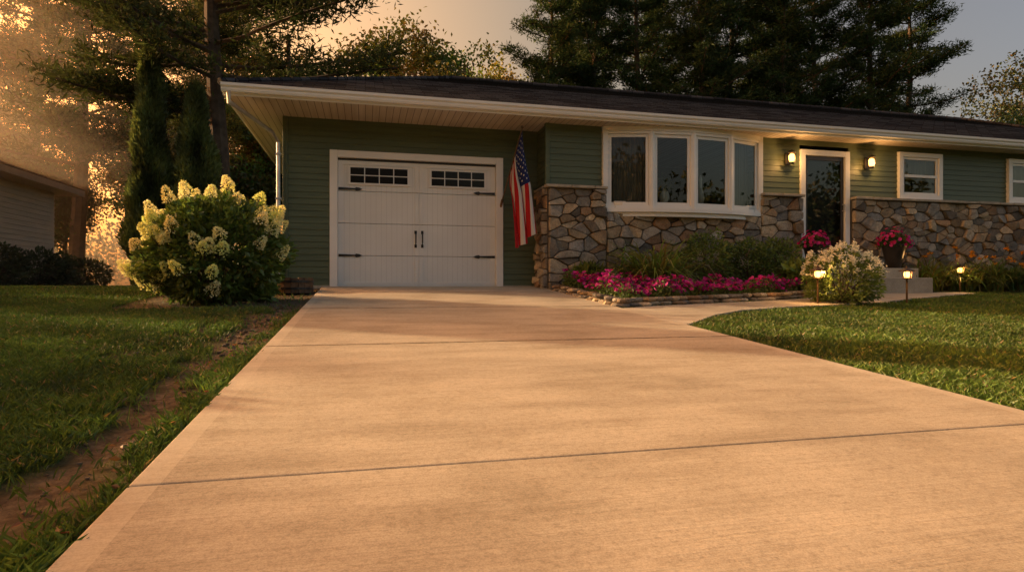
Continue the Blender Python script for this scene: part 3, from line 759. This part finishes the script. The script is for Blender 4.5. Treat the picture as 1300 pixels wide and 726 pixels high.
# flag
flag=empty('american_flag')
tip=Vector((2.47,9.50,2.60)); base=Vector((2.27,GW-.03,1.42))
mb=MB(); mb.tube([base,tip],.012,8); mb.lathe([(0,-.02),(.022,-.01),(.024,.008),(.012,.026),(0,.03)],tip.x,tip.y,tip.z,10); mb.tube([base+Vector((0,.025,-.03)),base+(tip-base)*.08],.022,8); mb.out('flagpole',[M_wood],flag)
nu,nv=78,39; dirv=(base-tip).normalized(); Vv=[]
for j in range(nv+1):
    v=j/nv; Hh=tip+dirv*(.04+.80*v)
    for i in range(nu+1):
        u=i/nu; g=min(1,u*2.2); g=g*g*(3-2*g)
        x=Hh.x*(1-g)+(2.43+(.5-v)*.31)*g + .012
        yy_=Hh.y*(1-g)+(9.70+(v-.5)*.12)*g
        ph=v*2*math.pi*2.3
        x+=g*(.045*math.sin(ph+u*1.1)*(.55+.5*u)); yy_+=g*.07*math.cos(ph+u*1.6)
        x+=g*.12*(u-.1)
        z=Hh.z*(1-.62*g)+(tip.z-.42)*.62*g-1.40*u-.06*math.sin(v*3.1)*u
        Vv.append((x,yy_,z))
Ff=[];mi=[]
stars=set()
for r in range(9):
    for c_ in range(6 if r%2==0 else 5):
        stars.add((2+2*r,2+c_*5+(0 if r%2==0 else 2)))
for j in range(nv):
    for i in range(nu):
        a=j*(nu+1)+i; Ff.append((a,a+1,a+nu+2,a+nu+1))
        if j<21 and i<31: mi.append(1 if (j,i) in stars else 2)
        else: mi.append(0 if (j//3)%2==0 else 1)
def cloth(name,c):
    t=NT(name); d=t.n('ShaderNodeBsdfDiffuse'); d.inputs[0].default_value=(*c,1); tr=t.n('ShaderNodeBsdfTranslucent'); tr.inputs[0].default_value=(*c,1)
    m=t.n('ShaderNodeMixShader'); m.inputs[0].default_value=.3; t.l(d.outputs[0],m.inputs[1]); t.l(tr.outputs[0],m.inputs[2]); t.l(m.outputs[0],t.out.inputs[0]); return t.mat
npmesh('flag_cloth',Vv,Ff,[cloth('flag_red',(.5,.03,.035)),cloth('flag_white',(.72,.70,.66)),cloth('flag_blue',(.03,.045,.16))],midx=mi,smooth=True,parent=flag)

# ---------------------------------------------------------------- plants
def bush(name,x,y,rx,ry,h,n,base,ls=(.05,.09),lump=.3,seed=0,extra=None,wr=.55,zb=0,low=-.35,cz=.42):
    cl=Cloud(); g=gz(x,y)+zb
    U=unit(n*2); U=U[U[:,2]>low][:n]; n=len(U)
    lm=np.array([noise.noise(Vector((u[0]*2.2+seed,u[1]*2.2,u[2]*2.2))) for u in U])
    rr=(1+lump*lm)*(1-.4*rng.uniform(size=n)**2)
    C=np.stack([x+U[:,0]*rx*rr,y+U[:,1]*ry*rr,g+h*cz+U[:,2]*h*(1-cz)*rr],1); C[:,2]=np.maximum(C[:,2],g+rng.uniform(.02,.15,n))
    D=U*np.array([1,1,.6])+rng.normal(size=(n,3))*.5+np.array([0,0,.1])
    V,F=leaves(C,D,rng.uniform(ls[0],ls[1],n),rng.uniform(ls[0],ls[1],n)*wr,.15); cl.add(V,F,rcol(n,base,.35,.1)*np.repeat((1+.5*lm)[:,None],4,0))
    for i in range(26):
        u=U[i]; p=[(x+R.uniform(-.1,.1),y+R.uniform(-.1,.1),g-.02),(x+u[0]*rx*.45,y+u[1]*ry*.45,g+h*.35),(x+u[0]*rx*.85,y+u[1]*ry*.85,g+h*(.42+.5*u[2]))]
        V,F=tubeq(p,[.012,.009,.004],4); cl.add(V,F,np.full((len(V),3),1.),1)
    if extra: extra(cl,x,y,g,rx,ry,h,seed,lump,cz)
    return cl.out(name,[M_leaf,M_bark,M_petal])
def blooms(cl,x,y,g,rx,ry,h,seed,lump,cz):
    for i in range(84):
        u=unit(1)[0]
        while u[2]<-.6 or (u[1]>.55 and u[2]<.4) or (u[0]>.3 and u[2]<.4 and R.random()<.85): u=unit(1)[0]
        lm=noise.noise(Vector((u[0]*2.2+seed,u[1]*2.2,u[2]*2.2))); rr=(1+lump*lm)*R.uniform(.98,1.13)
        c=np.array([x+u[0]*rx*rr,y+u[1]*ry*rr,g+h*cz+u[2]*h*(1-cz)*rr])
        ax=u*np.array([.7,.7,.4])+np.array([0,0,.75])+rng.normal(size=3)*.22; ax/=np.linalg.norm(ax)
        L=R.uniform(.11,.20); m=220; s=rng.uniform(0,1,m); rad=.068*(1-s)**.6*R.uniform(.85,1.2)
        q=unit(m); q=q-ax[None,:]*(q@ax)[:,None]; q/=np.linalg.norm(q,axis=1,keepdims=True)
        C=c[None,:]+ax[None,:]*(s*L)[:,None]+q*rad[:,None]*rng.uniform(.75,1.05,(m,1))
        V,F=leaves(C,q+unit(m)*.7,rng.uniform(.018,.03,m),rng.uniform(.016,.027,m),.1)
        V2,F2=tubeq([tuple(c-ax*.16),tuple(c+ax*.05)],[.006,.005],4); cl.add(V2,F2,np.full((len(V2),3),1.),1)
        tint=R.choice([(.90,.88,.48),(.88,.88,.42),(.92,.88,.52),(.82,.87,.36)])
        cl.add(V,F,rcol(m,tint,.1,.04),2)
bush('hydrangea_bush',-1.80,8.1,.76,.76,1.24,9500,(.11,.17,.034),(.07,.12),.36,3,blooms,low=-.9,cz=.44)
# unseen shrubs left of the view, added to shade the open lawn
bush('shade_shrub',-4.3,4.9,.75,.75,1.0,3500,(.06,.09,.025),(.07,.12),.3,41,low=-.9)
bush('shade_shrub',-3.7,3.4,.6,.6,.8,2600,(.06,.09,.025),(.07,.12),.3,47,low=-.9)
def daisy(cl,x,y,g,rx,ry,h,seed,lump,cz):
    for i in range(230):
        u=unit(1)[0]; u[2]=abs(u[2]); 
        if u[2]<.15: continue
        lm=noise.noise(Vector((u[0]*2.2+seed,u[1]*2.2,u[2]*2.2))); rr=(1+lump*lm)*R.uniform(1.0,1.1)
        c=np.array([x+u[0]*rx*rr,y+u[1]*ry*rr,g+h*cz+u[2]*h*(1-cz)*rr+.03]); m=16
        C=np.repeat(c[None,:],m,0)+rng.normal(size=(m,3))*.016; D=unit(m)*np.array([1,1,.5])
        V,F=leaves(C,D,.036,.02,.05); cl.add(V,F,rcol(m,(.86,.86,.76),.08,.03),2)
bush('white_flower_bush',6.45,7.1,.48,.42,.76,5200,(.15,.22,.05),(.04,.08),.3,8,daisy,wr=.35,low=-.9)
bush('low_shrub',5.35,8.85,.52,.42,.96,4200,(.10,.165,.036),(.04,.07),.38,11,low=-.8)
bush('low_shrub',6.15,8.8,.50,.40,.90,4000,(.09,.15,.034),(.04,.07),.38,15,low=-.8)
bush('low_shrub',6.8,9.0,.38,.36,.95,3000,(.11,.17,.036),(.04,.08),.38,19,low=-.8)
bush('hosta_plant',6.85,8.45,.38,.34,.52,800,(.16,.23,.05),(.12,.2),.2,22)
bush('hosta_plant',3.45,9.1,.3,.3,.42,500,(.14,.19,.04),(.1,.18),.2,25)
bush('neighbor_shrub',-9.1,17.6,.9,.9,1.1,2600,(.06,.08,.03),(.08,.14),.3,31,low=-.8); bush('neighbor_shrub',-8.9,19.6,.9,.9,1.0,2600,(.06,.08,.03),(.08,.14),.3,33,low=-.8); bush('neighbor_shrub',-8.8,21.6,.9,.8,.9,2400,(.06,.08,.03),(.08,.14),.3,35,low=-.8)
def straps(name,x,y,n,L,w,base,spread=.25,flowers=None,zb=0):
    cl=Cloud(); Vs=[];Fs=[];Cs=[];k=0; g=gz(x,y)+zb
    for i in range(n):
        az=R.uniform(0,6.28); l=L*R.uniform(.6,1.15); bx=x+R.gauss(0,spread*.4); by=y+R.gauss(0,spread*.4); el=R.uniform(.9,1.45); p=Vector((bx,by,g)); side=Vector((-math.sin(az),math.cos(az),0)); c=[v*R.uniform(.65,1.35) for v in base]
        for s in range(6):
            ww=w*(1-abs(s/5-.35)*1.3)*.5; ww=max(ww,.0015)
            Vs+= [tuple(p-side*ww),tuple(p+side*ww)]; Cs+=[c,c]
            p=p+Vector((math.cos(az)*math.cos(el),math.sin(az)*math.cos(el),math.sin(el)))*l/5; el-=R.uniform(.25,.5)
        for s in range(5): Fs.append((k+2*s,k+2*s+1,k+2*s+3,k+2*s+2))
        k+=12
    cl.add(np.array(Vs),np.array(Fs),np.clip(np.array(Cs),0,1))
    if flowers:
        for i in range(flowers[0]):
            q=Vector((x+R.gauss(0,spread),y+R.gauss(0,spread*.5),g+L*R.uniform(.5,.82)))
            V,F=tubeq([(x+R.gauss(0,.08),y+R.gauss(0,.08),g),tuple(q)],[.004,.003],4)
            cl.add(V,F,np.full((len(V),3),.08)*np.array([.8,1.2,.4]))
            m=12; V,F=leaves(np.repeat(np.array(q)[None,:],m,0),unit(m)*np.array([1,1,.6])+np.array([0,0,.4]),.065,.03); cl.add(V,F,rcol(m,flowers[1],.2,.08),1)
    return cl.out(name,[M_leaf,M_petal])
straps('daylily_clump',4.35,8.6,620,1.3,.028,(.17,.24,.06),.42)
for i,(x,y) in enumerate([(10.9,9.2),(11.6,9.15),(12.3,9.25),(13.1,9.2),(14,9.2),(10.2,9.3)]):
    straps('daylily_clump',x,y,300,.95+.1*(i%2),.024,(.15,.20,.045),.3,(8 if i in(1,2,3) else 2,(.85,.36,.03)))
def flowers(cl,P,Nrm,r,cols,m):
    n=len(P)
    a=np.cross(Nrm,rng.normal(size=(n,3))); a/=np.linalg.norm(a,axis=1,keepdims=True); b=np.cross(Nrm,a)
    for k in range(5):
        t=2*np.pi*k/5; D=a*math.cos(t)+b*math.sin(t); S=-a*math.sin(t)+b*math.cos(t)
        rr=r[:,None]; V=np.empty((n,4,3)); V[:,0]=P; V[:,1]=P+D*rr*.75+S*rr*.55+Nrm*rr*.30; V[:,2]=P+D*rr*1.05+Nrm*rr*.22; V[:,3]=P+D*rr*.75-S*rr*.55+Nrm*rr*.30
        cl.add(V.reshape(-1,3),np.arange(n*4).reshape(n,4),np.repeat(cols,4,0),m)
def pet_bed(name,poly,dens,h0):
    cl=Cloud(); A=np.array(poly); n=int(dens*(A[:,0].max()-A[:,0].min())*(A[:,1].max()-A[:,1].min()))
    def samp(n):
        x=rng.uniform(A[:,0].min(),A[:,0].max(),n); y=rng.uniform(A[:,1].min(),A[:,1].max(),n); m=inpoly(x,y,poly); return x[m],y[m]
    def hf(x,y): return np.array([h0*(.7+.55*noise.noise(Vector((a*2.7,b*2.7,4)))) for a,b in zip(x,y)])
    x,y=samp(n*5); h=hf(x,y); C=np.stack([x,y,gzn(x,y)+.02+h*rng.uniform(.1,1,len(x))],1)
    V,F=leaves(C,unit(len(x))+np.array([0,0,.4]),rng.uniform(.035,.06,len(x)),rng.uniform(.018,.03,len(x))); cl.add(V,F,rcol(len(x),(.09,.145,.03)))
    x,y=samp(n); h=hf(x,y); k=len(x); P=np.stack([x,y,gzn(x,y)+.03+h*rng.uniform(.75,1.12,k)],1)
    N=rng.normal(size=(k,3))*.45+np.array([0,-.35,.8]); N/=np.linalg.norm(N,axis=1,keepdims=True)
    pal=np.array([(.50,.015,.22),(.56,.02,.30),(.36,.01,.20),(.6,.05,.34),(.45,.01,.15)]); cols=pal[rng.integers(0,5,k)]*rng.uniform(.6,1.2,(k,1))
    flowers(cl,P,N,rng.uniform(.022,.034,k),np.clip(cols,0,1),1)
    return cl.out(name,[M_leaf,M_petal])
pet_bed('petunia_bed',[(3.05,6.95),(3.5,7.05),(4.4,7.30),(5.65,7.65),(6.7,8.1),(7.1,8.6),(6.4,8.5),(5.5,8.25),(4.6,8.1),(3.9,8.5),(3.5,9.3),(3.05,9.3)],420,.33)
def potplant(x,y,z0,s=1):
    e=empty('potted_petunia'); mb=MB(); mb.lathe([(0,0),(.10*s,0),(.15*s,.20*s),(.185*s,.36*s),(.2*s,.37*s),(.2*s,.41*s),(.175*s,.41*s),(.16*s,.36*s),(0,.36*s)],x,y,z0,20); mb.out('pot',[M_pot],e,smooth=True)
    cl=Cloud(); n=900; U=unit(n); U[:,2]=np.abs(U[:,2])*1.0-.25; C=np.array([x,y,z0+.42*s])[None,:]+U*np.array([.25,.25,.22])*s*rng.uniform(.5,1,(n,1))
    V,F=leaves(C,U+unit(n)*.5,.05,.025); cl.add(V,F,rcol(n,(.08,.13,.03)))
    n=90; U=unit(n); U[:,2]=np.abs(U[:,2])-.3; U/=np.linalg.norm(U,axis=1,keepdims=True); P=np.array([x,y,z0+.43*s])[None,:]+U*np.array([.27,.27,.26])*s*rng.uniform(.85,1.1,(n,1))
    pal=np.array([(.6,.02,.2),(.65,.04,.3),(.5,.01,.12)]); flowers(cl,P,U,np.full(n,.03),pal[rng.integers(0,3,n)],1); cl.out('flowers',[M_leaf,M_petal],e)
potplant(9.38,9.12,.36,1.05); potplant(7.68,9.12,.36,.95)
cl=Cloud()
def rock(x,y,z,sx,sy,sz,col):
    mb=MB(); n=8; rings=[(-1,.6),(-.4,1),(.3,1),(.85,.75)]
    ph=R.uniform(0,6); rot=R.uniform(-.4,.4)
    for zz,rr in rings:
        for j in range(n):
            t=2*math.pi*j/n+ph; k=rr*(1+.22*noise.noise(Vector((math.cos(t)*1.5+x*9,math.sin(t)*1.5+y*9,zz))))
            X=math.cos(t)*sx*k;Yv=math.sin(t)*sy*k; mb.v.append((x+X*math.cos(rot)-Yv*math.sin(rot),y+X*math.sin(rot)+Yv*math.cos(rot),z+zz*sz)); mb.c.append(col)
    for i in range(3):
        for j in range(n): a=i*n+j;c=i*n+(j+1)%n; mb.f.append((a,c,c+n,a+n))
    b=3*n
    mb.f+= [(b,b+1,b+2,b+3),(b,b+3,b+4,b+7),(b+4,b+5,b+6,b+7)]
    return np.array(mb.v),np.array(mb.f),np.array(mb.c)
bp=[(2.99,9.2),(2.99,6.78),(3.4,6.95),(4.4,7.22),(5.65,7.57),(6.84,8.10),(7.2,8.7)]
for lay in range(2):
    for (a,b) in zip(bp[:-1],bp[1:]):
        L=math.dist(a,b); s=0
        while s<L:
            t=s/L; x=a[0]+(b[0]-a[0])*t+R.gauss(0,.02)+.02*lay; y=a[1]+(b[1]-a[1])*t+R.gauss(0,.02)+.03*lay; sx=R.uniform(.06,.13)
            V,F,C=rock(x,y,gz(x,y)+.045+.055*lay,sx,R.uniform(.05,.08),.03,scol()); cl.add(V,F,C); s+=sx*1.7
cl.out('edging_stones',[M_stone])
cl=Cloud()
for i in range(420):
    y=R.uniform(1.2,7.6); x=-.86+R.gauss(0,.13) if y<4.3 else -.8-abs(R.gauss(0,.35)); s=R.uniform(.003,.010) if y<4.3 else R.uniform(.006,.022)
    if x>-.7: continue
    V,F,C=rock(x,y,gz(x,y)-.008+s*.3,s,s*.8,s*.5,scol(.3,.6)); cl.add(V,F,C)
cl.out('gravel',[M_stone])
pl=empty('wooden_planter'); mb=MB(); x,y=-1.02,9.35; g=gz(x,y)
for i in range(18):
    t=2*math.pi*i/18; M=T(x,y,g,t); mb.box(.25,.275,-.045,.045,0,.21+.01*(i%2),0,M)
mb.lathe([(.283,.05),(.288,.05),(.288,.08),(.283,.08)],x,y,g,24,1); mb.lathe([(.283,.15),(.288,.15),(.288,.18),(.283,.18)],x,y,g,24,1); mb.lathe([(0,.17),(.25,.17)],x,y,g,16,2)
mb.out('staves',[M_wood,M_black,M_mulch],pl)
n=70; x=-.70-np.abs(rng.normal(size=n))*.10; y=rng.uniform(.9,6,n); C=np.stack([x,y,gzn(x,y)+.02+rng.uniform(0,.02,n)],1)
V,F=leaves(C,unit(n)*np.array([1,1,.2]),rng.uniform(.02,.04,n),rng.uniform(.012,.024,n)); cc=rcol(n,(.16,.08,.035),.5,.15)
cl=Cloud(); cl.add(V,F,cc); cl.out('fallen_leaves',[M_leaf])
mb=MB(); mb.tube([(-2.0,17.2,-.2),(-2.0,17.2,6.75)],[.07,.055],8); mb.out('wooden_pole',[M_wood])
# ---------------------------------------------------------------- neighbour house
nb=empty('neighbor_house')
mb=MB(); siding(mb,-18,-9.55,-.2,2.95,[],.12,.015,T(0,15,0))
siding(mb,0,7,-.2,2.95,[],.14,.022,T(-9.55,15,0,math.pi/2)); mb.out('siding',[M_side2],nb)
mb=MB(); mb.box(-18,-9.57,15.02,22,-.5,2.94); mb.out('walls',[M_side2],nb)
mb=MB(); mb.box(-18.6,-8.93,14.4,22.6,2.95,3.13); mb.out('eaves',[M_eave2],nb,bevel=.01)
roofmesh('roof',-18.6,-8.95,14.4,22.6,3.18,4.7,nb,M_roof)
# mist hanging over the lawn and trees on the left
t=NT('mist_volume'); vs=t.n('ShaderNodeVolumeScatter'); vs.inputs['Color'].default_value=(1,.88,.72,1); vs.inputs['Density'].default_value=.0055; vs.inputs['Anisotropy'].default_value=.5
t.l(vs.outputs[0],t.out.inputs['Volume']); M_mist=t.mat
me_=empty('mist')
for (x1,y0,z1) in [(-6.3,12.5,4.0),(-7.4,14.0,8.0),(-5.2,18.5,14.0)]:
    mb=MB(); mb.box(-62+x1,x1,y0,62+x1,-.6,z1); mb.out('mist_layer',[M_mist],me_)
# ---------------------------------------------------------------- light
a=math.radians(AZ); e=math.radians(EL)
sv=Vector((math.sin(a)*math.cos(e),math.cos(a)*math.cos(e),math.sin(e)))
w=bpy.data.worlds.new('World'); scene.world=w; w.use_nodes=True; nt=w.node_tree
bg=nt.nodes['Background']; sky=nt.nodes.new('ShaderNodeTexSky'); sky.sky_type='NISHITA'; sky.sun_disc=False
sky.sun_elevation=math.radians(EL); sky.sun_rotation=math.radians(AZ); sky.air_density=1.4; sky.dust_density=6.0; sky.ozone_density=1.0
# sunset tint: warmer and brighter toward the sun's side of the sky, mauve away from it
tc=nt.nodes.new('ShaderNodeTexCoord'); dt=nt.nodes.new('ShaderNodeVectorMath'); dt.operation='DOT_PRODUCT'; dt.inputs[1].default_value=sv
nt.links.new(tc.outputs['Generated'],dt.inputs[0])
md=nt.nodes.new('ShaderNodeMapRange'); md.inputs[1].default_value=-1; md.inputs[2].default_value=1; nt.links.new(dt.outputs['Value'],md.inputs[0])
cr=nt.nodes.new('ShaderNodeValToRGB'); els=cr.color_ramp.elements
stops=[(0.0,(1.10,1.0,.93)),(.30,(.74,.60,.60)),(.62,(1.0,.66,.46)),(.88,(2.3,1.10,.44)),(1.0,(2.4,1.15,.42))]
while len(els)<5: els.new(.5)
for el_,(p_,c_) in zip(els,stops): el_.position=p_; el_.color=(*c_,1)
nt.links.new(md.outputs[0],cr.inputs[0])
mx=nt.nodes.new('ShaderNodeMix'); mx.data_type='RGBA'; mx.blend_type='MULTIPLY'; mx.inputs[0].default_value=1
nt.links.new(sky.outputs[0],mx.inputs[6]); nt.links.new(cr.outputs[0],mx.inputs[7]); nt.links.new(mx.outputs[2],bg.inputs[0]); bg.inputs[1].default_value=.25
S=bpy.data.lights.new('sun','SUN'); S.energy=9.0; S.angle=math.radians(1.0); S.color=(1,.68,.36)
so=bpy.data.objects.new('sun',S)
so.rotation_euler=sv.to_track_quat('Z','Y').to_euler(); so.location=(-20,10,12); link(so)
cam=bpy.data.cameras.new('camera'); cam.lens=21.32; cam.sensor_width=36; cam.clip_end=2000; cam.clip_start=.05
co=bpy.data.objects.new('camera',cam); co.location=(0,0,.04); co.rotation_euler=(math.radians(90),0,math.radians(-13.6)); link(co); scene.camera=co
scene.view_settings.view_transform='Standard'; scene.view_settings.look='None'; scene.view_settings.exposure=0
